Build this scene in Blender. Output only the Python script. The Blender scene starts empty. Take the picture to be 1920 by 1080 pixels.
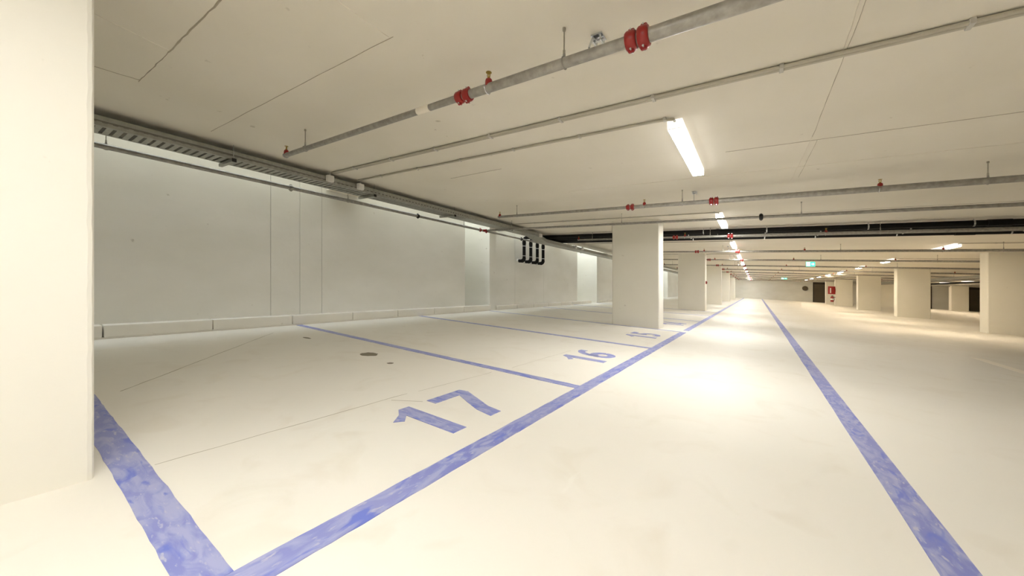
import bpy, bmesh, math, random
from mathutils import Vector
random.seed(7)
C = bpy.context.scene.collection
S = bpy.context.scene

# ------------------------------------------------------------------ camera
Z_SHEAR = 0.0568          # all heights (floor, ceiling, services) sheared down towards +x to tilt the horizon
cam_d = bpy.data.cameras.new('camera')
cam = bpy.data.objects.new('camera', cam_d); C.objects.link(cam)
cam_d.sensor_width = 36.0
cam_d.lens = 36.0 * 673.0 / 1920.0
cam_d.shift_y = 6.0 / 1920.0
cam_d.clip_start = 0.02; cam_d.clip_end = 300
cam.location = (0, 0, 0.95)
cam.rotation_euler = (math.radians(90), 0, math.atan2(458, 673))
S.camera = cam
# ------------------------------------------------------------------ world: overcast daylight, reaches the deck only through the slot along the left wall
SKY = 5.2
w = bpy.data.worlds.new('overcast_sky'); S.world = w; w.use_nodes = True
w.node_tree.nodes['Background'].inputs['Color'].default_value = (0.86, 0.94, 1.0, 1)
w.node_tree.nodes['Background'].inputs['Strength'].default_value = SKY
LAMP = 102.0            # radiance of the tube diffusers
S.view_settings.view_transform = 'Standard'
S.view_settings.look = 'None'
S.view_settings.gamma = 1.0
S.view_settings.use_curve_mapping = False
S.view_settings.exposure = 0.14
S.cycles.max_bounces = 5; S.cycles.diffuse_bounces = 5; S.cycles.glossy_bounces = 2; S.cycles.transmission_bounces = 0; S.cycles.transparent_max_bounces = 1

CEIL = 2.47
# ------------------------------------------------------------------ materials
def lin(r, g, b):
    f = lambda v: (v/255)/12.92 if v <= 10 else (((v/255)+0.055)/1.055)**2.4
    return (f(r), f(g), f(b), 1)
def nmat(name):
    m = bpy.data.materials.new(name); m.use_nodes = True
    nt = m.node_tree; return m, nt, nt.nodes['Principled BSDF']
def plain(name, col, rough=0.5, metal=0.0, spec=0.5):
    m, nt, b = nmat(name)
    b.inputs['Base Color'].default_value = col; b.inputs['Roughness'].default_value = rough
    b.inputs['Metallic'].default_value = metal; b.inputs['Specular IOR Level'].default_value = spec
    return m
def noise_mix(nt, scale, detail, lo, hi, c1, c2, coord='Position', stretch=None, distortion=0.0):
    N = nt.nodes; L = nt.links
    if coord == 'Position':
        g = N.new('ShaderNodeNewGeometry'); src = g.outputs['Position']
    else:
        g = N.new('ShaderNodeTexCoord'); src = g.outputs[coord]
    if stretch:
        mp = N.new('ShaderNodeMapping'); mp.inputs['Scale'].default_value = stretch
        L.new(src, mp.inputs['Vector']); src = mp.outputs['Vector']
    n = N.new('ShaderNodeTexNoise'); n.inputs['Scale'].default_value = scale; n.inputs['Detail'].default_value = detail
    n.inputs['Distortion'].default_value = distortion
    L.new(src, n.inputs['Vector'])
    r = N.new('ShaderNodeMapRange'); r.inputs['From Min'].default_value = lo; r.inputs['From Max'].default_value = hi
    L.new(n.outputs['Fac'], r.inputs['Value'])
    mx = N.new('ShaderNodeMix'); mx.data_type = 'RGBA'
    L.new(r.outputs['Result'], mx.inputs['Factor'])
    for c, s in ((c1, 6), (c2, 7)):
        if isinstance(c, tuple): mx.inputs[s].default_value = c
        else: L.new(c, mx.inputs[s])
    return mx.outputs[2], n, r
def bump(nt, b, scale, strength, dist=0.01, stretch=None):
    N = nt.nodes; L = nt.links
    g = N.new('ShaderNodeNewGeometry'); src = g.outputs['Position']
    if stretch:
        mp = N.new('ShaderNodeMapping'); mp.inputs['Scale'].default_value = stretch
        L.new(src, mp.inputs['Vector']); src = mp.outputs['Vector']
    n = N.new('ShaderNodeTexNoise'); n.inputs['Scale'].default_value = scale; n.inputs['Detail'].default_value = 3
    L.new(src, n.inputs['Vector'])
    bp = N.new('ShaderNodeBump'); bp.inputs['Strength'].default_value = strength; bp.inputs['Distance'].default_value = dist
    L.new(n.outputs['Fac'], bp.inputs['Height']); L.new(bp.outputs['Normal'], b.inputs['Normal'])
def concrete(name, c1, c2, scale=0.9, rough=0.75, bscale=14, bstr=0.25, spec=0.3, stretch=None):
    m, nt, b = nmat(name)
    col, _, _ = noise_mix(nt, scale, 4, 0.3, 0.72, c1, c2, stretch=stretch)
    spk, _, _ = noise_mix(nt, 9, 3, 0.72, 0.80, col, (c1[0]*.72, c1[1]*.70, c1[2]*.66, 1))
    nt.links.new(spk, b.inputs['Base Color'])
    b.inputs['Roughness'].default_value = rough; b.inputs['Specular IOR Level'].default_value = spec
    if bstr: bump(nt, b, bscale, bstr, 0.006)
    return m
M = {}
M['wall'] = concrete('painted_wall', (.80, .785, .71, 1), (.88, .865, .80, 1), 0.8, 0.7, 10, .3, stretch=(1, 1, 2.2))
M['pillar'] = concrete('painted_pillar', (.83, .80, .70, 1), (.87, .84, .745, 1), 1.2, 0.65, 9, 0)
M['ceiling'] = concrete('concrete_ceiling', (.76, .715, .61, 1), (.83, .785, .69, 1), 0.7, 0.8, 16, 0)
M['kerb'] = concrete('concrete_kerb', (.78, .75, .66, 1), (.84, .81, .73, 1), 2.0, 0.75, 25, 0)
M['ridge_dark'] = plain('joint_dark', (.44, .39, .30, 1), .85)
M['ridge_light'] = plain('joint_light', (.78, .73, .62, 1), .8)
M['groove'] = plain('floor_joint_filler', (.40, .35, .26, 1), .9)
M['stain'] = plain('damp_stain', (.20, .17, .11, 1), .6)
# floor coating: cream, slightly glossy, faint sweeping marks
m, nt, b = nmat('floor_coating')
c0, _, _ = noise_mix(nt, 0.45, 3, .3, .72, (.79, .745, .655, 1), (.83, .80, .72, 1))
c1, _, _ = noise_mix(nt, 2.2, 5, .55, .80, c0, (.75, .70, .60, 1), distortion=1.2)
c2, _, _ = noise_mix(nt, 6, 4, .70, .80, c1, (.86, .83, .75, 1), stretch=(1, .35, 1))
nt.links.new(c2, b.inputs['Base Color'])
rg = nt.nodes.new('ShaderNodeMapRange'); nz = nt.nodes.new('ShaderNodeTexNoise'); nz.inputs['Scale'].default_value = 1.5; nz.inputs['Detail'].default_value = 5
gg = nt.nodes.new('ShaderNodeNewGeometry'); nt.links.new(gg.outputs['Position'], nz.inputs['Vector'])
rg.inputs['To Min'].default_value = .40; rg.inputs['To Max'].default_value = .62
nt.links.new(nz.outputs['Fac'], rg.inputs['Value']); nt.links.new(rg.outputs['Result'], b.inputs['Roughness'])
b.inputs['Specular IOR Level'].default_value = .10
M['floor'] = m
# worn blue floor paint
def paint(name, stretch):
    m, nt, b = nmat(name)
    base, _, _ = noise_mix(nt, 0.9, 4, .35, .65, lin(122, 130, 196), lin(146, 151, 202))
    a1, _, _ = noise_mix(nt, 13, 6, .42, .62, base, lin(166, 170, 207), stretch=stretch, distortion=1.0)
    a2, _, _ = noise_mix(nt, 45, 4, .60, .72, a1, lin(188, 188, 206), stretch=stretch)
    a3, _, _ = noise_mix(nt, 11, 6, .57, .66, a2, lin(110, 124, 202), stretch=stretch, distortion=.6)
    nt.links.new(a3, b.inputs['Base Color']); b.inputs['Roughness'].default_value = .42
    return m
M['blue_y'] = paint('worn_blue_paint_long', (1.4, .5, 1))
M['blue_x'] = paint('worn_blue_paint_cross', (.5, 1.4, 1))
M['pale_cream'] = plain('pale_cream_matte', (.90, .84, .72, 1), .5)
def galv(name, a, bcol, rough):
    m, nt, b = nmat(name)
    col, n, r = noise_mix(nt, 22, 5, .35, .7, a, bcol)
    nt.links.new(col, b.inputs['Base Color']); b.inputs['Metallic'].default_value = .55; b.inputs['Roughness'].default_value = rough
    return m
M['galv'] = galv('galvanised_steel', (.30, .285, .25, 1), (.42, .40, .36, 1), .45)
M['tray'] = galv('galvanised_tray', (.36, .36, .31, 1), (.46, .46, .41, 1), .5)
M['rod'] = plain('threaded_rod_zinc', (.42, .39, .32, 1), .5, .5)
M['bright_zinc'] = plain('bright_zinc', (.72, .74, .76, 1), .25, .9)
M['conduit'] = plain('grey_conduit', (.50, .47, .39, 1), .6)
M['red'] = plain('red_enamel', lin(146, 16, 13), .32, 0, .6)
M['brass'] = plain('brass', lin(168, 140, 60), .3, .9)
M['white_plastic'] = plain('white_plastic', (.82, .80, .76, 1), .4)
M['grey_plastic'] = plain('grey_plastic', (.55, .53, .48, 1), .5)
M['black_pe'] = plain('black_polyethylene', (.010, .009, .008, 1), .55, 0, .2)
M['black'] = plain('black_rubber', (.015, .014, .012, 1), .7)
M['dark_rubber'] = plain('dark_cable', (.17, .16, .14, 1), .6)
M['dark_door'] = plain('dark_grey_door', lin(96, 86, 68), .6)
M['dark_frame'] = plain('dark_brown_frame', lin(58, 46, 32), .6)
for key, col, st in (('lamp', (1.0, .992, .975, 1), LAMP), ('lamp_warm', (1.0, .83, .62, 1), LAMP*.85)):   # lane tubes neutral, the right-hand row warmer
    m, nt, b = nmat('lit_diffuser_' + key)
    b.inputs['Base Color'].default_value = (.9, .88, .84, 1)
    b.inputs['Emission Color'].default_value = col; b.inputs['Emission Strength'].default_value = st
    M[key] = m
m, nt, b = nmat('opal_lamp_body'); b.inputs['Base Color'].default_value = (.85, .84, .82, 1)
b.inputs['Emission Color'].default_value = (1, .96, .90, 1); b.inputs['Emission Strength'].default_value = 0.9
M['opal'] = m
m, nt, b = nmat('backlit_green'); b.inputs['Base Color'].default_value = (.05, .6, .4, 1)
b.inputs['Emission Color'].default_value = (.12, .85, .58, 1); b.inputs['Emission Strength'].default_value = 1.0
M['green'] = m
m, nt, b = nmat('backlit_white'); b.inputs['Base Color'].default_value = (.9, .95, .92, 1)
b.inputs['Emission Color'].default_value = (.85, 1, .95, 1); b.inputs['Emission Strength'].default_value = 1.3
M['signwhite'] = m

# ------------------------------------------------------------------ mesh helpers (level coordinates; obj() shears their heights along x)
LOC = {}
def bx(bm, x0, x1, y0, y1, z0, z1):
    v = [bm.verts.new(p) for p in ((x0,y0,z0),(x1,y0,z0),(x1,y1,z0),(x0,y1,z0),(x0,y0,z1),(x1,y0,z1),(x1,y1,z1),(x0,y1,z1))]
    for f in ((0,3,2,1),(4,5,6,7),(0,1,5,4),(1,2,6,5),(2,3,7,6),(3,0,4,7)): bm.faces.new([v[i] for i in f])
def box(x0, x1, y0, y1, z0, z1, bev=0.0, seg=2):
    bm = bmesh.new(); bx(bm, x0, x1, y0, y1, z0, z1)
    if bev: bmesh.ops.bevel(bm, geom=bm.edges[:], offset=bev, segments=seg, affect='EDGES', profile=.5)
    return bm
def tube(bm, pts, r, n=14, cap=True):
    pts = [Vector(p) for p in pts]; rings = []
    rs = r if isinstance(r, (list, tuple)) else [r]*len(pts)
    t0 = (pts[1]-pts[0]).normalized()
    up = Vector((0,0,1)) if abs(t0.z) < .9 else Vector((1,0,0))
    u = t0.cross(up).normalized()
    for i, p in enumerate(pts):
        t = ((pts[min(i+1, len(pts)-1)]-p).normalized() + (p-pts[max(i-1,0)]).normalized())
        t = t.normalized() if t.length > 1e-6 else t0
        u = (u - t*u.dot(t)).normalized(); v = t.cross(u)
        rings.append([bm.verts.new(p + (u*math.cos(2*math.pi*k/n) + v*math.sin(2*math.pi*k/n))*rs[i]) for k in range(n)])
    for a, bb in zip(rings, rings[1:]):
        for k in range(n): bm.faces.new((a[k], a[(k+1)%n], bb[(k+1)%n], bb[k]))
    if cap:
        bm.faces.new(rings[0][::-1]); bm.faces.new(rings[-1])
def tb(pts, r, n=14):
    bm = bmesh.new(); tube(bm, pts, r, n); return bm
def arc(c, a, b_, r, n=6):
    """quarter bend from direction a to direction b_ around corner point c"""
    c = Vector(c); a = Vector(a); b_ = Vector(b_); out = []
    o = c - a*r + b_*r
    for i in range(n+1):
        t = math.pi/2*i/n
        out.append(o + a*r*math.sin(t) - b_*r*math.cos(t))
    return out
def mesh_of(bm, name, smooth=True):
    for v in bm.verts: v.co.z -= Z_SHEAR*v.co.x
    bmesh.ops.recalc_face_normals(bm, faces=bm.faces[:])
    me = bpy.data.meshes.new(name); bm.to_mesh(me); bm.free()
    if smooth:
        for p in me.polygons: p.use_smooth = True
        me.set_sharp_from_angle(angle=math.radians(38))
    return me
def place(o, loc, parent):
    wl = Vector((loc[0], loc[1], loc[2]-Z_SHEAR*loc[0]))
    LOC[o] = wl
    if parent is not None:
        o.parent = parent; o.location = wl - LOC[parent]
    else: o.location = wl
def obj(name, bm, mat, parent=None, loc=(0,0,0), smooth=True):
    me = bm if isinstance(bm, bpy.types.Mesh) else mesh_of(bm, name, smooth)
    if not me.materials: me.materials.append(M[mat])
    o = bpy.data.objects.new(name, me); C.objects.link(o); place(o, loc, parent)
    return o
def thing(name, label, cat, loc=(0,0,0), group=None):
    o = bpy.data.objects.new(name, None); C.objects.link(o); o.empty_display_size = .1; place(o, loc, None)
    tag(o, label, cat, group); return o
def tag(o, label, cat, group=None):
    o['label'] = label; o['category'] = cat
    if group: o['group'] = group
    return o
def struct(o, label=None):
    o['kind'] = 'structure'
    if label: o['label'] = label
    return o
def sempty(name, label, loc=(0,0,0)):
    o = bpy.data.objects.new(name, None); C.objects.link(o); o.empty_display_size = .1; place(o, loc, None)
    return struct(o, label)
CACHE = {}
def cached(key, fn):
    if key not in CACHE: CACHE[key] = mesh_of(fn(), key)
    return CACHE[key]

# ------------------------------------------------------------------ floor
floor = struct(obj('floor', box(-8, 24, -9, 62, -.3, 0), 'floor', smooth=False), 'cream coated concrete floor of the parking deck')
T = .0025
def rough_strip(x0, x1, y0, y1, along, jitter):
    """a thin floor strip with a slightly uneven edge"""
    bm = bmesh.new(); n = max(2, int(abs((y1-y0) if along == 'y' else (x1-x0))/.06)); n = min(n, 160)
    rows = []
    for i in range(n+1):
        t = i/n
        j0, j1 = random.uniform(-jitter, jitter), random.uniform(-jitter, jitter)
        if along == 'y': a, c = (x0+j0, y0+(y1-y0)*t), (x1+j1, y0+(y1-y0)*t)
        else: a, c = (x0+(x1-x0)*t, y0+j0), (x0+(x1-x0)*t, y1+j1)
        rows.append([bm.verts.new((a[0], a[1], 0)), bm.verts.new((c[0], c[1], 0)), bm.verts.new((a[0], a[1], T)), bm.verts.new((c[0], c[1], T))])
    for p, q in zip(rows, rows[1:]):
        for i, k in ((2,3),(0,2),(3,1)): bm.faces.new((p[i], p[k], q[k], q[i]))
    bm.faces.new((rows[0][0], rows[0][1], rows[0][3], rows[0][2])); bm.faces.new((rows[-1][0], rows[-1][2], rows[-1][3], rows[-1][1]))
    return bm
def line(x0, x1, y0, y1, along, mat, label, jit=.002):
    o = obj('floor_line', rough_strip(x0, x1, y0, y1, along, jit), mat, floor, (0,0,0), False); o['label'] = label; return o
line(-1.345, -1.228, .32, 8.40, 'y', 'blue_y', 'worn blue line edging the numbered bays')
line(-1.345, -1.228, 8.75, 54, 'y', 'blue_y', 'worn blue bay line beyond the first column')
line(.525, .648, -2, 54, 'y', 'blue_y', 'worn blue line along the driving lane')
line(-6.50, -1.346, .318, .437, 'x', 'blue_x', 'blue line beside the near column', .0022)
line(-6.50, -1.346, 2.99, 3.09, 'x', 'blue_x', 'blue line between bays 17 and 16')
line(-6.50, -1.346, 5.69, 5.79, 'x', 'blue_x', 'blue line between bays 16 and 15')
line(-6.50, -1.346, 8.36, 8.44, 'x', 'blue_x', 'blue line in front of the first column')
for y in (11.6, 14.3, 17.0): line(-6.50, -1.346, y-.05, y+.05, 'x', 'blue_x', 'blue bay line behind the first column')
line(2.99, 3.12, 2.0, 9.35, 'y', 'pale_cream', 'pale cream strip on the right of the lane')  # even pale cream strip, lighter than the floor coating beside it
# numerals: u along +y (reading direction), v along -x (up); size 0.55
def poly_digit(bm, outlines):
    for out in outlines:
        lo = [bm.verts.new((x, y, 0)) for x, y in out]; hi = [bm.verts.new((x, y, T)) for x, y in out]
        n = len(out)
        for i in range(n): bm.faces.new((lo[i], lo[(i+1)%n], hi[(i+1)%n], hi[i]))
        f = bm.faces.new(hi); bmesh.ops.triangulate(bm, faces=[f])
def stroke(pts, wd):
    """outline of a polyline stroke; returns quads strip outline"""
    P = [Vector(p) for p in pts]; L_, R_ = [], []
    for i, p in enumerate(P):
        t = (P[min(i+1, len(P)-1)]-P[max(i-1, 0)]).normalized(); nn = Vector((-t.y, t.x))
        L_.append(p+nn*wd/2); R_.append(p-nn*wd/2)
    return [[L_[i], L_[i+1], R_[i+1], R_[i]] for i in range(len(P)-1)]
def digit(ch):
    W = .10
    if ch == '1': return [[(0,.40),(.06,.36),(.13,.43),(.13,0),(.25,0),(.25,.55),(.16,.55),(.10,.47)]]
    if ch == '7': return [[(0,.55),(.36,.55),(.38,.47),(.30,.30),(.22,.13),(.20,0),(.08,0),(.11,.15),(.19,.32),(.26,.455),(0,.455)]]
    if ch == '6':
        pts = [(.17+.12*math.cos(a), .17+.115*math.sin(a)) for a in [2*math.pi*i/20 for i in range(21)]]
        q = stroke(pts, W)
        tail = [(.05,.19),(.055,.28),(.085,.38),(.15,.46),(.23,.495),(.32,.49)]
        return q + stroke(tail, W)
    if ch == '5':
        q = stroke([(.33,.50),(.08,.50)], W) + stroke([(.10,.54),(.08,.28)], W)
        bowl = [(.06,.28),(.15,.325),(.24,.30),(.29,.23),(.29,.14),(.23,.07),(.13,.05),(.03,.08)]
        return q + stroke(bowl, W)
    if ch == '4': return stroke([(.24,.55),(.24,0)], W) + stroke([(.0,.14),(.36,.14)], W*.9) + stroke([(.24,.52),(.02,.16)], W*.9)
def number(txt, ystart, offs, label):
    root = bpy.data.objects.new('bay_number', None); C.objects.link(root); place(root, (-1.52, ystart, 0), floor); root['label'] = label
    for ch, o_ in zip(txt, offs):
        bm = bmesh.new()
        poly_digit(bm, [[(-v, u+o_) for u, v in out] for out in digit(ch)])
        obj('digit', bm, 'blue_x', root, (-1.52, ystart, .0001), False)
number('17', 1.47, (0, .42), 'blue painted number 17')
number('16', 4.06, (0, .40), 'blue painted number 16')
number('15', 6.76, (0, .40), 'blue painted number 15')
number('14', 9.75, (0, .40), 'blue painted number 14')
# joints and damp stains
def groove(p, q, wd, name='floor_joint', mat='groove'):
    p, q = Vector(p), Vector(q); t = (q-p); L_ = t.length; t.normalize(); nn = Vector((-t.y, t.x)); bm = bmesh.new()
    n = max(1, int(L_/.12)); prev = None
    for i in range(n+1):
        c = p + t*(L_*i/n) + nn*random.uniform(-.004, .004); ww = wd*random.uniform(.6, 1.2)/2
        cur = [bm.verts.new((c.x+nn.x*ww, c.y+nn.y*ww, .0008)), bm.verts.new((c.x-nn.x*ww, c.y-nn.y*ww, .0008))]
        if prev: bm.faces.new((prev[0], prev[1], cur[1], cur[0]))
        prev = cur
    return obj(name, bm, mat, floor, (0,0,0), False)
groove((-3.84, .56), (-5.9, 2.40), .009)
groove((-2.34, .45), (-2.31, 1.9), .006); groove((-2.29, 2.0), (-2.22, 2.9), .005); groove((-2.18, 3.2), (-2.14, 4.6), .004)
groove((-2.27, 1.72), (-2.08, 1.86), .006)
def stain(cx, cy, rx, ry, n=22):
    bm = bmesh.new(); vs = []
    for i in range(n):
        a = 2*math.pi*i/n; k_ = random.uniform(.85, 1.12)
        vs.append(bm.verts.new((rx*k_*math.cos(a), ry*k_*math.sin(a), .001)))
    bm.faces.new(vs); o = obj('damp_stain', bm, 'stain', floor, (cx, cy, 0), False); o['label'] = 'dark damp stain on the floor'
stain(-3.74, 2.53, .11, .09); stain(-3.22, 2.43, .035, .035); stain(-5.2, 2.54, .09, .03)

# ------------------------------------------------------------------ left wall: panels, niches, pilasters, open daylight slot above
wall = sempty('wall_left', 'off-white painted concrete wall behind the bays', (-6.68, 0, 0))
HT = 4.3
def panel(y0, y1, xf=-6.68, name='wall_panel', xb=-7.9):
    g = .0025
    obj(name, box(xb+6.68, xf+6.68, y0+g, y1-g, -.02, HT, .0025, 1), 'wall', wall, (-6.68, 0, 0), False)
for a, b_ in ((-9, -2.2), (-2.2, 2.68), (2.68, 3.14), (3.14, 3.53), (3.53, 7.5)): panel(a, b_)
panel(7.5, 8.5, -7.62, 'niche_back')
panel(8.5, 8.82, -6.60, 'pilaster')
for a, b_ in ((8.82, 10.05), (10.05, 12.02), (12.02, 15.15)): panel(a, b_, -6.72)
panel(15.15, 17.05, -7.8, 'niche_back', -7.95); panel(17.05, 17.4, -6.52, 'pilaster')
for i in range(4):
    o_ = 8.6*(i+1)
    panel(8.8+o_, 15.15+o_, -6.70); panel(15.15+o_, 17.05+o_, -7.8, 'niche_back', -7.95); panel(17.05+o_, 17.4+o_, -6.52, 'pilaster')
panel(51.8, 62)
# kerb of separate concrete blocks along the wall
kerb = sempty('baseboard_left', 'low concrete kerb of separate blocks along the left wall', (-6.6, 0, 0))
ys = [-2.4, -1.3, -.25, .81, 1.87, 2.95, 4.05, 5.12, 6.2, 7.28, 8.46]
for a, b_ in zip(ys, ys[1:]):
    obj('kerb_block', box(-.075, .09, 0, b_-a-.012, .02, .165, .012, 2), 'kerb', kerb, (-6.6, a, 0))
obj('kerb_bed', box(-.075, .075, -2.4, 8.46, 0, .02), 'kerb', kerb, (-6.6, 0, 0), False)
y = 8.86
while y < 30:
    e = min(y+1.08, 30)
    if not (16.0 < y < 17.5): obj('kerb_block', box(-.10, .05, 0, e-y-.012, 0, .13, .012, 2), 'kerb', kerb, (-6.6, y, 0))
    y = e

# ------------------------------------------------------------------ ceiling slab with formwork marks and beams bridging the slot
ceil = struct(obj('ceiling', box(-6.12, 24, -9, 62, CEIL, CEIL+.3), 'ceiling', smooth=False), 'beige concrete slab ceiling with formwork joints')
obj('slot_upstand', box(-6.12, -5.95, -9, 62, CEIL+.3, HT), 'ceiling', ceil, (0,0,0), False)
for y0, y1 in ((3.62, 4.25), (8.5, 8.95), (12.9, 13.4), (17.05, 17.6), (25.6, 26.2), (34.2, 34.8)):
    obj('cross_beam', box(-6.70, -6.125, y0, y1, CEIL, CEIL+.5), 'ceiling', ceil, (0,0,0), False)
def ridge(x0, y0, x1, y1, wd, mat):
    n = 14; bm = bmesh.new(); p, q = Vector((x0, y0)), Vector((x1, y1)); t = (q-p).normalized(); nn = Vector((-t.y, t.x)); prev = None
    for i in range(n+1):
        c = p.lerp(q, i/n) + nn*random.uniform(-.003, .003); ww = wd*random.uniform(.5, 1.1)/2
        cur = [bm.verts.new((c.x+nn.x*ww, c.y+nn.y*ww, CEIL+.001)), bm.verts.new((c.x, c.y, CEIL-.004)), bm.verts.new((c.x-nn.x*ww, c.y-nn.y*ww, CEIL+.001))]
        if prev:
            bm.faces.new((prev[0], prev[1], cur[1], cur[0])); bm.faces.new((prev[1], prev[2], cur[2], cur[1]))
        prev = cur
    obj('formwork_ridge', bm, mat, ceil, (0,0,0), False)
for a in ((-3.5,.745,-2.4,.762,.016,'ridge_dark'), (-4.3,.73,-3.5,.745,.010,'ridge_dark'), (-3.36,.33,-3.46,.74,.010,'ridge_light'),
          (-4.31,.40,-4.25,.73,.012,'ridge_dark'), (-5.1,1.44,-1.92,1.47,.005,'ridge_dark'), (-1.93,.6,-1.95,1.46,.010,'ridge_light'),
          (.435,1.2,.445,3.0,.008,'ridge_light'), (.47,2.2,.45,4.5,.006,'ridge_dark'), (.45,4.5,.39,6.1,.008,'ridge_light'), (.50,4.6,.46,6.0,.006,'ridge_dark'),
          (-.28,4.6,2.6,4.63,.008,'ridge_dark'), (-2.6,5.5,4.5,5.5,.006,'ridge_light'), (1.5,3.1,2.9,4.6,.006,'ridge_dark'), (-3.9,4.05,-2.9,4.0,.006,'ridge_dark'),
          (-4.5,8.6,5,8.62,.010,'ridge_dark'), (-4.5,12.4,5,12.4,.012,'ridge_dark')):
    ridge(*a)

# ------------------------------------------------------------------ other walls
w2 = struct(obj('wall_right', box(24, 24.2, -9, 62, -.3, CEIL+.3), 'wall', smooth=False), 'distant concrete wall on the right')
w3 = struct(obj('wall_back', box(-8, 24, -9.2, -9, -.3, CEIL+.3), 'wall', smooth=False), 'concrete wall behind the viewpoint')
wf = sempty('wall_far', 'plain concrete end wall of the parking deck', (0, 54.3, 0))
for x0, x1 in ((-8, 5.45), (6.95, 17.2), (18.9, 24.2)):
    obj('wall_panel', box(x0, x1, 0, .3, -.3, CEIL+.3), 'wall', wf, (0, 54.3, 0), False)
obj('ceiling_beam', box(-6.6, 24, -.35, -.002, CEIL-.16, CEIL), 'ceiling', wf, (0, 54.3, 0), False)
for i, (x0, x1) in enumerate(((5.45, 6.95), (17.2, 18.9))):
    d = sempty('door_%d' % (i+1), 'dark grey roller door in the far end wall' if i == 0 else 'dark grey door at the far right of the end wall', (x0, 54.3, 0))
    for s in range(8):
        obj('slat', cached('doorslat%d' % i, lambda: box(.09, x1-x0-.09, .12, .16, .005, .255, .01, 1)), 'dark_door', d, (x0, 54.3, s*.262))
    obj('door_frame', box(0, .085, .02, .2, 0, 2.2), 'dark_frame', d, (x0, 54.3, 0), False)
    obj('door_frame', box(x1-x0-.085, x1-x0, .02, .2, 0, 2.2), 'dark_frame', d, (x0, 54.3, 0), False)
    obj('door_core', box(0, x1-x0, .161, .3, -.3, 2.2), 'dark_frame', d, (x0, 54.3, 0), False)
    obj('lintel', box(0, x1-x0, .02, .3, 2.2, CEIL), 'dark_frame', d, (x0, 54.3, 0), False)

# ------------------------------------------------------------------ columns
ORD = ['first', 'second', 'third', 'fourth', 'fifth', 'sixth', 'seventh', 'eighth', 'ninth', 'tenth', 'eleventh', 'twelfth', 'thirteenth', 'fourteenth']
def column(x0, x1, y0, y1, label, bev=.018):
    def mk():
        bm = bmesh.new(); bx(bm, 0, x1-x0, 0, y1-y0, -.02, CEIL+.02)
        ed = [e for e in bm.edges if abs(e.verts[0].co.z-e.verts[1].co.z) > .5]
        bmesh.ops.bevel(bm, geom=ed, offset=bev, segments=1, affect='EDGES'); return bm
    o = obj('column', cached('col_%.3f_%.3f_%.3f' % (x1-x0, y1-y0, bev), mk), 'pillar', None, (x0, y0, 0), False)
    return tag(o, label, 'column', 'concrete columns of the parking deck')
LY = [8.5, 17.3, 25.8, 34.4, 43.0]
for i, yy in enumerate(LY):
    column(-2.87, -1.80, yy, yy+.45, ['wide white column standing behind bay number 15', 'second white column along the left of the lane, red call point on its side',
           'third white column along the left of the lane', 'fourth white column along the left of the lane', 'fifth, farthest white column along the left of the lane'][i])
RY = [17.2, 25.75, 34.1, 42.7, 48.0]
for i, yy in enumerate(RY):
    column(5.83, 6.98, yy, yy+.48, ['large white column cut by the right edge of the photo', 'second white column from the right edge, right of the lane',
           'third white column from the right edge, right of the lane', 'fourth white column from the right edge, next to the extinguisher', 'narrow far column beside the dark roller door'][i])
column(10.05, 11.1, 49.3, 49.8, 'small bright column seen between the second and third right-hand columns')
column(15.1, 16.2, 51.0, 51.5, 'small pale column seen just left of the large right-edge column')
tag(obj('downpipe', tb([(0,0,-.02), (0,0,CEIL)], .11, 12), 'dark_frame', None, (14.6, 54.0, 0)), 'dark vertical downpipe on the far wall behind the right-hand columns', 'downpipe')
# the near column at the left edge: rough plaster edge
bm = bmesh.new(); n = 60; prev = None
prof = lambda j: [(-1.15, -.95), (0, -.95), (0, -.022+j), (-.006, -.008+j*.6), (-.026, 0), (-1.15, 0)]
for i in range(n+1):
    z = -.02 + (CEIL+.04)*i/n; j = random.uniform(-.0025, .0025)
    cur = [bm.verts.new((x, yv, z)) for x, yv in prof(j)]
    if prev:
        for k in range(6): bm.faces.new((prev[k], prev[(k+1)%6], cur[(k+1)%6], cur[k]))
    else: bm.faces.new(cur[::-1])
    prev = cur
bm.faces.new(prev)
tag(obj('column', bm, 'pillar', None, (-2.375, .27, 0), False), 'near white concrete column filling the left edge of the photo', 'column', 'concrete columns of the parking deck')

# ------------------------------------------------------------------ tube lights
DIFF = lambda: box(-.0585, .0585, .02, 1.60, -.082, -.0802)
def lamp_bits():
    return (cached('housing', lambda: box(-.064, .064, .0, 1.62, -.080, 0, .004, 1)), cached('diffuser', DIFF),
            cached('end_cap', lambda: box(-.059, .059, .004, .0195, -.0825, -.0802, .0005, 1)), cached('end_cap_far', lambda: box(-.059, .059, 1.6005, 1.616, -.0825, -.0802, .0005, 1)),
            cached('cable_gland', lambda: tb([(0, -.05, -.018), (0, 0, -.018)], .011, 10)))
def lamp(x, yy, label, group, mat='lamp'):
    t = thing('tube_light', label, 'light', (x, yy, CEIL), group)
    h_, d_, e1, e2, g_ = lamp_bits()
    obj('housing', h_, 'opal', t, (x, yy, CEIL)); obj('diffuser', d_ if mat == 'lamp' else cached('diffuser_warm', DIFF), mat, t, (x, yy, CEIL))
    obj('end_cap', e1, 'white_plastic', t, (x, yy, CEIL)); obj('end_cap', e2, 'white_plastic', t, (x, yy, CEIL)); obj('cable_gland', g_, 'grey_plastic', t, (x, yy, CEIL))
    return t
lamp(-.61, -5.9, 'lit tube light over the lane, well behind the viewpoint', 'lane tube lights'); lamp(-.61, -1.15, 'lit tube light over the lane, just behind the viewpoint', 'lane tube lights')
LS = [3.51, 8.15, 13.0, 17.7, 22.45, 27.2, 31.9, 36.6, 41.4, 46.1, 50.8]
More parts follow.
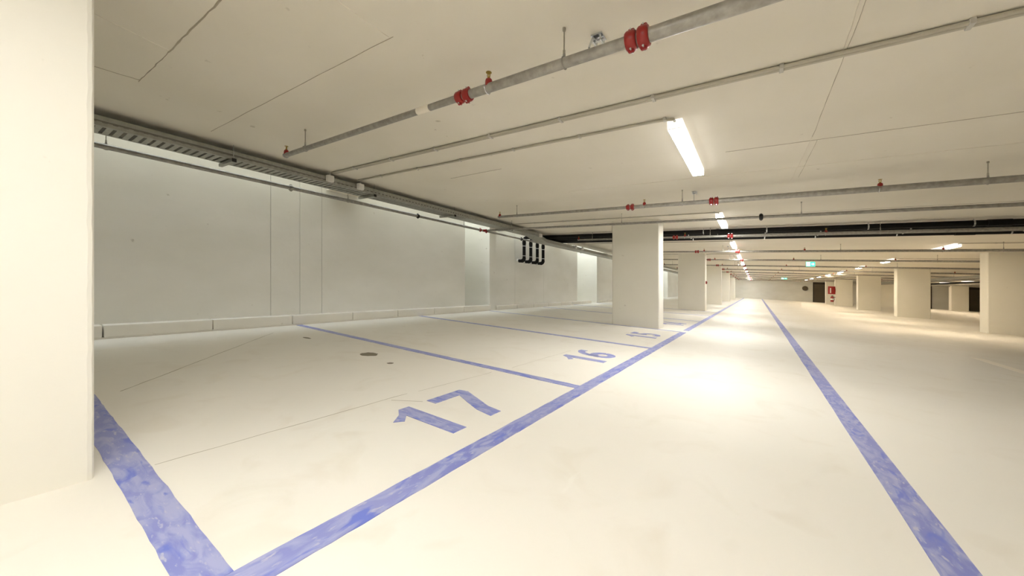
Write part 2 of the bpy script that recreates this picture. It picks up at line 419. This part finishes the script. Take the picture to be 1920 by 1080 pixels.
for i, yy in enumerate(LS):
    lamp(-.61, yy, 'big nearest lit tube light hanging over the lane' if i == 0 else '%s lit tube light in the row over the lane, counted from the nearest' % ORD[i], 'lane tube lights')
RS = [14.5, 19.8, 24.5, 29.6, 34.4, 39.2, 44.0, 48.8]
for i, yy in enumerate(RS):
    lamp(4.42, yy, '%s tube light in the right-hand row, counted from the right edge' % ORD[i], 'right-hand row of tube lights', 'lamp_warm')
lamp(4.42, -4.0, 'tube light of the right-hand row outside the frame, behind the viewpoint', 'right-hand row of tube lights', 'lamp_warm')
for i, yy in enumerate((23.5, 28.0, 32.5, 37.0, 41.0, 45.0, 49.5)): lamp(13.2, yy, '%s tube light deep behind the right-hand columns' % ORD[i], 'tube lights behind the right-hand columns', 'lamp_warm')

# ------------------------------------------------------------------ sprinkler pipes
ZP = 2.26
def coupling_bm(r):
    bm = bmesh.new()
    tube(bm, [(-.029,0,0), (-.027,0,0), (-.017,0,0), (.017,0,0), (.027,0,0), (.029,0,0)], [r*1.08, r*1.3, r*1.48, r*1.48, r*1.3, r*1.08], 18)
    for s in (-1, 1):
        b2 = bmesh.new(); bx(b2, -.017, .017, -r*.28, r*.28, r*1.25 if s > 0 else -r*1.85, r*1.85 if s > 0 else -r*1.25)
        bmesh.ops.bevel(b2, geom=b2.edges[:], offset=.004, segments=2, affect='EDGES')
        me = bpy.data.meshes.new('t'); b2.to_mesh(me); b2.free(); bm.from_mesh(me); bpy.data.meshes.remove(me)
    return bm
def bolt_bm(r):
    bm = bmesh.new()
    tube(bm, [(0, -r*.62, 0), (0, r*.62, 0)], .0055, 8)
    return bm
def coupling(t, x, yy, z, r, mat='red', detail=True):
    c = obj('coupling', cached('coupling_%.3f_%s' % (r, mat), lambda: coupling_bm(r)), mat, t, (x, yy, z)); c['label'] = 'red pipe coupling' if mat == 'red' else 'dark pipe coupling'
    if detail:
        for s in (-1, 1): obj('bolt', cached('bolt_%.3f' % r, lambda: bolt_bm(r)), 'bright_zinc', c, (x, yy, z+s*r*1.55))
def saddle_bm(r):
    bm = bmesh.new()
    tube(bm, [(0,0,r*.2), (0,0,r*.7), (0,0,r+.018), (0,0,r+.028), (0,0,r+.034)], [r*1.02, .027, .025, .021, .014], 14)
    return bm
def head_bm(r):
    bm = bmesh.new(); z = r+.030
    tube(bm, [(0,0,z), (0,0,z+.014)], .0095, 10)
    for s in (-1, 1): tube(bm, [(s*.008,0,z+.014), (s*.012,0,z+.024), (s*.010,0,z+.036), (s*.003,0,z+.044)], .0028, 6)
    tube(bm, [(0,0,z+.014), (0,0,z+.040)], .003, 6)
    tube(bm, [(0,0,z+.044), (0,0,z+.047)], .020, 14)
    return bm
def sprinkler(t, x, yy, z, r, detail=True):
    s = obj('sprinkler_tee', cached('saddle_%.3f' % r, lambda: saddle_bm(r)), 'red', t, (x, yy, z)); s['label'] = 'red tee with an upright brass sprinkler'
    def strap():
        b_ = bmesh.new(); n = 12
        tube(b_, [(-.012, math.cos(math.pi*(1+i/n))*(r+.004), math.sin(math.pi*(1+i/n))*(r+.004)) for i in range(n+1)], .0045, 6); return b_
    if detail: obj('strap', cached('strap_%.3f' % r, strap), 'bright_zinc', s, (x, yy, z))
    if detail: obj('sprinkler_head', cached('head_%.3f' % r, lambda: head_bm(r)), 'brass', s, (x, yy, z))
def hanger(t, x, yy, z, r, detail=True):
    def clampbm():
        bm = bmesh.new(); n = 18
        tube(bm, [(math.cos(2*math.pi*i/n)*0, math.cos(2*math.pi*i/n)*(r+.003), math.sin(2*math.pi*i/n)*(r+.003)) for i in range(n+1)], .004, 6, False)
        tube(bm, [(0,0,r), (0,0,r+.022)], .009, 8); return bm
    hh = CEIL-z
    def rodbm():
        bm = bmesh.new(); tube(bm, [(0,0,r+.012), (0,0,hh)], .0045, 8); tube(bm, [(0,0,r+.022), (0,0,r+.046)], .0075, 6); tube(bm, [(0,0,hh-.018), (0,0,hh)], .010, 8); return bm
    c = obj('hanger_clamp', cached('clamp_%.3f' % r, clampbm), 'galv', t, (x, yy, z))
    obj('hanger_rod', cached('rod_%.3f_%.3f' % (r, z), rodbm), 'rod', c, (x, yy, z))
def brace(t, x, yy, z, r, detail=True):
    def b1():
        bm = bmesh.new()
        tube(bm, [(0, -.02, r*.9), (-.01, .06, (CEIL-z)*.62), (-.022, .165, CEIL-z-.022)], .006, 8)
        return bm
    def b2():
        bm = bmesh.new(); bx(bm, -.052, .018, .135, .215, CEIL-z-.010, CEIL-z)
        bx(bm, -.044, -.036, .14, .21, CEIL-z-.045, CEIL-z-.010); bx(bm, .002, .010, .14, .21, CEIL-z-.045, CEIL-z-.010)
        tube(bm, [(-.052, .172, CEIL-z-.026), (.018, .172, CEIL-z-.026)], .009, 8); return bm
    o = obj('sway_brace', cached('brace_%.3f' % r, b1), 'bright_zinc', t, (x, yy, z))
    obj('ceiling_bracket', cached('bracket_%.3f' % r, b2), 'bright_zinc', o, (x, yy, z))
ROWS = [1.95, 6.10, 10.17, 14.3, 18.25, 22.45, 26.6, 30.7, 34.8, 38.9, 43.0, 47.1, 51.2]
RL = ['galvanised sprinkler pipe nearest the viewpoint with two large red coupling pairs', 'second sprinkler pipe, above the column behind bay 15, red couplings near its middle',
      'silver sprinkler pipe running below the black drain pipes']
for i, yy in enumerate(ROWS):
    xe = 24.0 if i > 2 else (11.0 if i else 5.0)
    det = i < 5
    t = thing('sprinkler_pipe', RL[i] if i < 3 else '%s sprinkler pipe across the ceiling, counted from the viewpoint' % ORD[i], 'pipe', (-4.5, yy, ZP), 'ceiling sprinkler pipes')
    L0 = (-4.5, yy, ZP)
    nn = 16 if i < 3 else 10
    obj('pipe', tb([(0,0,0), (2.75,0,0)], .025, nn), 'galv', t, L0)
    obj('pipe', tb([(2.752,0,0), (3.98,0,0)], .031, nn), 'galv', t, L0)
    obj('pipe', tb([(3.982,0,0), (xe+4.5,0,0)], .037, nn), 'galv', t, L0)
    for x, r in ((-1.785, .029), (-1.712, .031), (-.553, .034), (-.488, .037)): coupling(t, x, yy, ZP, r, 'red', det)
    for x, r in ((-4.46, .025), (-1.52, .031), (1.24, .037), (4.1, .037), (8.0, .037)):
        if x < xe: sprinkler(t, x, yy, ZP, r, i < 9)
    for x, r in ((-4.03, .025), (-.95, .031), (2.07, .037), (5.1, .037), (9.2, .037)):
        if x < xe: hanger(t, x, yy, ZP, r)
    if i == 0:
        tp = obj('tape_band', tb([(-.07,0,0), (.07,0,0)], .0265, 16), 'pale_cream', t, (-2.17, yy, ZP)); tp['label'] = 'pale tape wrapped round the pipe'
    if i < 6: brace(t, -.785, yy, ZP, .031)
# wall main and its branch
t = thing('wall_pipe', 'galvanised main pipe running along the top of the left wall', 'pipe', (-6.14, 0, 2.25))
obj('pipe', tb([(0,-8,0), (0,7.6,0)], .031, 14), 'galv', t, (-6.14, 0, 2.25)); obj('pipe', tb([(0,7.66,0), (0,40,0)], .027, 12), 'galv', t, (-6.14, 0, 2.25))
def ycoupling_bm(r):
    bm = coupling_bm(r)
    for v in bm.verts: v.co.x, v.co.y = -v.co.y, v.co.x
    return bm
for yy, mt in ((2.75, 'galv'), (5.35, 'black'), (7.50, 'red'), (7.76, 'red'), (9.55, 'black'), (14.2, 'galv'), (18.4, 'galv')):
    c = obj('coupling', cached('ycoup_%s' % mt, lambda: ycoupling_bm(.030)), mt, t, (-6.14, yy, 2.25))
obj('tee', tb([(0,0,0), (.11,0,0)], [.036, .036], 14), 'red', t, (-6.14, 7.63, 2.25))
for yy in (-1.5, .78, 3.72, 6.85, 10.2, 13.5, 17): hanger(t, -6.14, yy, 2.25, .032)
t = thing('branch_pipe', 'thin galvanised branch pipe from the red tee, crossing the first column top', 'pipe', (-6.0, 7.63, 2.25))
obj('pipe', tb([(0,0,0), (6.05,0,0)], .024, 12), 'galv', t, (-6.0, 7.63, 2.25)); obj('pipe', tb([(6.051,0,0), (13,0,0)], .027, 12), 'galv', t, (-6.0, 7.63, 2.25))
coupling(t, .07, 7.63, 2.25, .033, 'black')
for x in (-5.2, -2.37, .62, 3.5): hanger(t, x, 7.63, 2.25, .025)

# ------------------------------------------------------------------ black drain pipes: down the wall, under the slab, across
DY = (10.22, 10.65, 11.10, 11.52)
for i, yy in enumerate(DY):
    t = thing('drain_pipe', ['nearest', 'second', 'third', 'farthest'][i] + ' of four black drain pipes dropping down the left wall', 'drain pipe', (-6.45, yy, 1.6), 'black drain pipes')
    zt = 2.385; X = 20.0 if i in (0, 3) else 9.0
    pts = [(X, 0, zt-1.6)] + [tuple(p) for p in arc((-.01, 0, zt-1.6), (-1,0,0), (0,0,-1), .10)] + [tuple(p) for p in arc((-.01, 0, .0), (0,0,-1), (-1,0,0), .10)] + [(-.26, 0, 0)]
    pts[0] = (X+6.45, 0, zt-1.6)
    obj('pipe', tb(pts, .055, 14), 'black_pe', t, (-6.45, yy, 1.6))
    for zz in (.17, .50): obj('pipe_clip', cached('clip', lambda: tb([(-.01,0,-.008), (-.01,0,.008)], .0585, 14)), 'white_plastic', t, (-6.45, yy, 1.6+zz))
    obj('elbow', cached('elbow', lambda: tb([tuple(p) for p in arc((-.01,0,0), (0,0,-1), (-1,0,0), .10)], .063, 14)), 'black_pe', t, (-6.45, yy, 1.6))
    obj('socket', cached('socket', lambda: tb([(-.01,0,.56), (-.01,0,.66)], .063, 14)), 'black_pe', t, (-6.45, yy, 1.6))
    obj('wall_collar', cached('collar', lambda: tb([(-.27,0,0), (-.22,0,0)], .072, 14)), 'white_plastic', t, (-6.45, yy, 1.6))
    for x in ((-3.2, -1.1, .2, 1.9, 3.3, 5.2, 7.4) if i in (0,) else (-2.6, -1.5, .18, 1.2, 2.6, 4.2, 6.6)):
        c = obj('pipe_clamp', cached('dclamp', lambda: tb([(-.012,0,0), (.012,0,0)], .059, 14)), 'bright_zinc', t, (x, yy, zt))
        obj('hanger_rod', cached('drod', lambda: tb([(0,0,.045), (0,0,CEIL-2.385)], .006, 8)), 'bright_zinc', c, (x, yy, zt))
    if X > 10:
        for x in (3.6, 8.0): obj('sleeve', cached('sleeve', lambda: tb([(-.14,0,0), (.14,0,0)], .062, 14)), 'black_pe', t, (x, yy, zt))

# ------------------------------------------------------------------ cable tray along the wall
TX0, TX1, TZ = -5.80, -5.42, 2.30
def cable_tray(label, x0, x1, z0, path, slot_to, name='cable_tray'):
    """path: (y, dz) points; slotted sides and separate rungs up to y = slot_to"""
    t = thing(name, label, 'cable tray', (x0, path[0][0], z0))
    H = .095; W = x1-x0; L0 = (x0, path[0][0], z0); y00 = path[0][0]
    def sweep(xa, xb, za, zb, pts):
        bm = bmesh.new(); prev = None
        for yy, dz in pts:
            cur = [bm.verts.new((xx, yy-y00, zz+dz)) for xx, zz in ((xa, za), (xb, za), (xb, zb), (xa, zb))]
            if prev:
                for k in range(4): bm.faces.new((prev[k], prev[(k+1)%4], cur[(k+1)%4], cur[k]))
            else: bm.faces.new(cur[::-1])
            prev = cur
        bm.faces.new(prev); return bm
    near = [p for p in path if p[0] < slot_to] + [(slot_to, 0)] if slot_to > y00 else []
    far = ([(slot_to, 0)] if near else []) + [p for p in path if p[0] > slot_to or not near]
    for side, (xa, xb) in (('in', (W-.002, W)), ('out', (0, .002))):
        if near:
            bm = sweep(xa, xb, 0, .030, near)
            for za, zb in ((.048, H),):
                m2 = sweep(xa, xb, za, zb, near); me = bpy.data.meshes.new('t'); m2.to_mesh(me); m2.free(); bm.from_mesh(me); bpy.data.meshes.remove(me)
            yy = near[0][0]
            while yy < slot_to:
                bx(bm, xa, xb, yy-y00, yy-y00+.036, .030, .048); yy += .074
            obj('side_rail', bm, 'tray', t, L0, False)
        obj('side_rail', sweep(xa, xb, 0, H, far), 'tray', t, L0, False)
        xr = (xa-.012, xb) if side == 'in' else (xa, xb+.012)
        obj('rail_lip', sweep(xr[0], xr[1], H, H+.003, path), 'tray', t, L0, False)
    if near:
        for a, b_ in ((.002, .045), (W-.045, W-.002)): obj('bottom_strip', sweep(a, b_, -.002, 0, near), 'tray', t, L0, False)
        me = cached('rung', lambda: box(.045, W-.045, 0, .046, -.002, .002)); yy = near[0][0]
        k_ = 0
        while yy < slot_to and k_ < 290:
            obj('rung', me, 'tray', t, (x0, yy, z0)); yy += .074; k_ += 1
        for xx, r in ((.07, .018), (.12, .02), (.17, .02), (.215, .02), (.26, .02), (.305, .02), (.345, .03)):
            obj('cable', tb([(xx, 0, .022), (xx+.01, (slot_to-y00)*.5, .022), (xx, slot_to-y00, .022)], r, 8), 'dark_rubber', t, (x0, path[0][0], z0+(.022 if r > .025 else 0)))
    obj('bottom_plate', sweep(.002, W-.002, -.002, 0, far), 'tray', t, L0, False)
    return t
tray = cable_tray('perforated galvanised cable tray along the top of the left wall', TX0, TX1, TZ, [(-3, 0), (9.3, 0), (9.9, -.13), (40, -.13)], 6.2)
for yy in (-.3, 1.75, 3.75, 5.72, 7.9):
    c = obj('support_channel', cached('channel', lambda: box(-.04, .42, -.021, .021, -.043, -.004, .003, 1)), 'tray', tray, (TX0, yy, TZ))
    obj('channel_end_cap', cached('chcap', lambda: box(.421, .432, -.023, .023, -.046, -.002, .003)), 'black', c, (TX0, yy, TZ))
    obj('hanger_rod', cached('trod', lambda: tb([(.40, 0, -.044), (.40, 0, CEIL-TZ)], .0045, 8)), 'bright_zinc', c, (TX0, yy, TZ))
JB = [(2.97, 0), (3.48, 0), (9.45, -.04), (12.0, -.13), (12.6, -.13)]
def jbox(yy, dz, label):
    t = thing('junction_box', label, 'junction box', (TX1+.035, yy, TZ+.02+dz), 'white junction boxes on the cable tray')
    L0 = (TX1+.035, yy, TZ+.02+dz)
    obj('body', cached('jbody', lambda: box(-.034, .026, -.05, .05, -.005, .092, .008)), 'white_plastic', t, L0)
    obj('lid', cached('jlid', lambda: box(.027, .036, -.047, .047, -.002, .089, .004)), 'white_plastic', t, L0)
    obj('cable_gland', cached('jgl', lambda: tb([(0,0,.092), (0,0,.118)], .011, 10)), 'grey_plastic', t, L0)
for (yy, dz), lb in zip(JB, ('white junction box on the tray where the long ceiling conduit starts', 'white junction box feeding the conduit to the nearest light', 'white junction box on the tray just before the tray dips',
                             'first small white junction box on the lowered tray', 'second small white junction box on the lowered tray')): jbox(yy, dz, lb)

# ------------------------------------------------------------------ conduits clipped to the ceiling
def conduit(x0, x1, yy, r, label, bend_to=None, twin=False):
    z = CEIL-r-.004
    t = thing('ceiling_conduit', label, 'conduit', (x0, yy, z), 'conduits clipped to the ceiling')
    for q in ((0, .034) if twin else (0,)):
        pts = [(0, q, 0), (x1-x0, q, 0)]
        if bend_to: pts = [(0, q, 0), (x1-x0-.16, q, 0), (x1-x0-.06, q+.012, 0), (x1-x0, q+bend_to, 0)]
        obj('tube', tb(pts, r, 10), 'conduit', t, (x0, yy, z))
    x = x0+.6
    while x < min(x1, 6):
        obj('saddle_clip', cached('sclip_%.3f_%s' % (r, twin), lambda: box(-.012, .012, -r-.006, r+.006+(.034 if twin else 0), -r-.004, r+.004, .002, 1)), 'grey_plastic', t, (x, yy, z)); x += .82
conduit(-5.38, 9, 2.99, .0125, 'long conduit crossing the ceiling between nearest pipe and nearest light', None, True)
conduit(-5.38, -.61, 3.44, .0125, 'conduit curving into the near end of the nearest tube light', .03, False)
conduit(-5.38, -.61, 8.07, .011, 'conduit running to the second tube light above the lane', .03)
conduit(-5.38, -.61, 12.93, .011, 'conduit running to the third tube light above the lane', .03)
conduit(4.42, 12, 14.42, .011, 'conduit running right from the tube light nearest the right edge')
conduit(-5.38, -.61, 17.6, .011, 'conduit running to the fourth tube light above the lane', .03)
conduit(4.42, 12, 19.7, .011, 'conduit running right from the second light of the right-hand row')

# services in the area behind the right-hand columns
cable_tray('grey cable tray deep behind the right-hand columns', 8.6, 8.95, 2.10, [(14, 0), (53, 0)], 0)
for i, (x, yy) in enumerate(((9.6, 20), (11.4, 20))):
    t = thing('service_pipe', 'dark service pipe behind the right-hand columns, %s the tray' % ('next to' if i == 0 else 'farther from'), 'pipe', (x, yy, 2.15))
    obj('pipe', tb([(0,0,0), (0,33,0)], .06, 12), 'black_pe' if i else 'galv', t, (x, yy, 2.15))
    for k_ in range(4): hanger(t, x, yy+2+k_*8, 2.15, .06)

# ------------------------------------------------------------------ signs and safety items
def exit_sign(x, yy, z, W, H, label):
    t = thing('exit_sign', label, 'exit sign', (x, yy, z), 'green exit signs')
    L0 = (x, yy, z)
    obj('sign_body', box(-W/2, W/2, 0, .03, 0, H, .004), 'green', t, L0)
    obj('white_door', box(-W*.44, -W*.05, -.003, -.0005, H*.1, H*.9), 'signwhite', t, L0, False)
    bm = bmesh.new()          # running figure
    tube(bm, [(-W*.22, -.005, H*.45), (-W*.2, -.005, H*.66)], H*.05, 6); tube(bm, [(-W*.22, -.005, H*.45), (-W*.30, -.005, H*.2)], H*.035, 6); tube(bm, [(-W*.22, -.005, H*.45), (-W*.14, -.005, H*.25)], H*.035, 6)
    tube(bm, [(-W*.2, -.005, H*.64), (-W*.11, -.005, H*.54)], H*.03, 6); tube(bm, [(-W*.19, -.005, H*.74), (-W*.185, -.005, H*.82)], H*.05, 6)
    obj('running_figure', bm, 'green', t, L0)
    bm = bmesh.new(); bx(bm, W*.08, W*.26, -.004, -.0005, H*.42, H*.58)
    v = [bm.verts.new(p) for p in ((W*.24, -.004, H*.2), (W*.42, -.004, H*.5), (W*.24, -.004, H*.8))]; bm.faces.new(v)
    obj('arrow', bm, 'signwhite', t, L0, False)
    obj('suspension', box(-.01, .01, .01, .02, H, CEIL-z), 'white_plastic', t, L0, False)
exit_sign(1.98, 20.5, 2.15, .32, .215, 'lit green exit sign hanging over the lane, nearer one')
exit_sign(2.05, 40.0, 2.12, .42, .22, 'small lit green exit sign hanging far down the lane')
t = thing('fire_call_point', 'small red call point on the side of the second left column', 'call point', (-1.80, 17.5, 1.22))
obj('body', box(0, .05, -.06, .06, -.06, .06, .006), 'red', t, (-1.80, 17.5, 1.22)); obj('push_plate', box(.05, .056, -.035, .035, -.035, .035), 'black', t, (-1.80, 17.5, 1.22), False)
# extinguisher and its red sign on the aisle side of the fourth right column
t = thing('fire_sign', 'red fire sign on the fourth right-hand column above the extinguisher', 'sign', (5.62, 42.64, 1.0))
obj('plate', box(-.30, .20, 0, .02, .0, .70, .006), 'red', t, (5.62, 42.64, 1.0)); obj('symbol', box(-.16, -.08, -.006, -.001, .1, .55), 'white_plastic', t, (5.62, 42.64, 1.0), False)
obj('bracket', box(.18, .215, .0, .06, .2, .5), 'red', t, (5.62, 42.64, 1.0), False)
t = thing('fire_extinguisher', 'red fire extinguisher below the red sign at the fourth right-hand column', 'fire extinguisher', (5.60, 42.6, .32))
bm = bmesh.new(); tube(bm, [(0,0,.0), (0,0,.03), (0,0,.40), (0,0,.47), (0,0,.50)], [.10, .115, .115, .07, .03], 16); obj('cylinder', bm, 'red', t, (5.60, 42.6, .32))
obj('valve', tb([(0,0,.50), (0,0,.57)], .03, 10), 'black', t, (5.60, 42.6, .32)); obj('hose', tb([(.03,0,.54), (.13,0,.46), (.15,0,.25), (.13,0,.1)], .016, 8), 'black', t, (5.60, 42.6, .32))
obj('label_band', tb([(0,0,.16), (0,0,.30)], .1165, 16), 'white_plastic', t, (5.60, 42.6, .32)); obj('wall_hook', box(.1, .23, .02, .06, .38, .42), 'black', t, (5.60, 42.6, .32), False)
t = thing('wall_fan', 'small dark round vent on the far end wall left of the roller door', 'vent', (4.75, 54.28, 1.55))
bm = bmesh.new(); tube(bm, [(0,0,0), (0,-.10,0)], [.28, .26], 18); obj('housing', bm, 'dark_door', t, (4.75, 54.28, 1.55))
for k_ in range(4): obj('grille_bar', box(-.24, .24, -.115, -.102, -.18+k_*.115, -.16+k_*.115), 'dark_frame', t, (4.75, 54.28, 1.55), False)
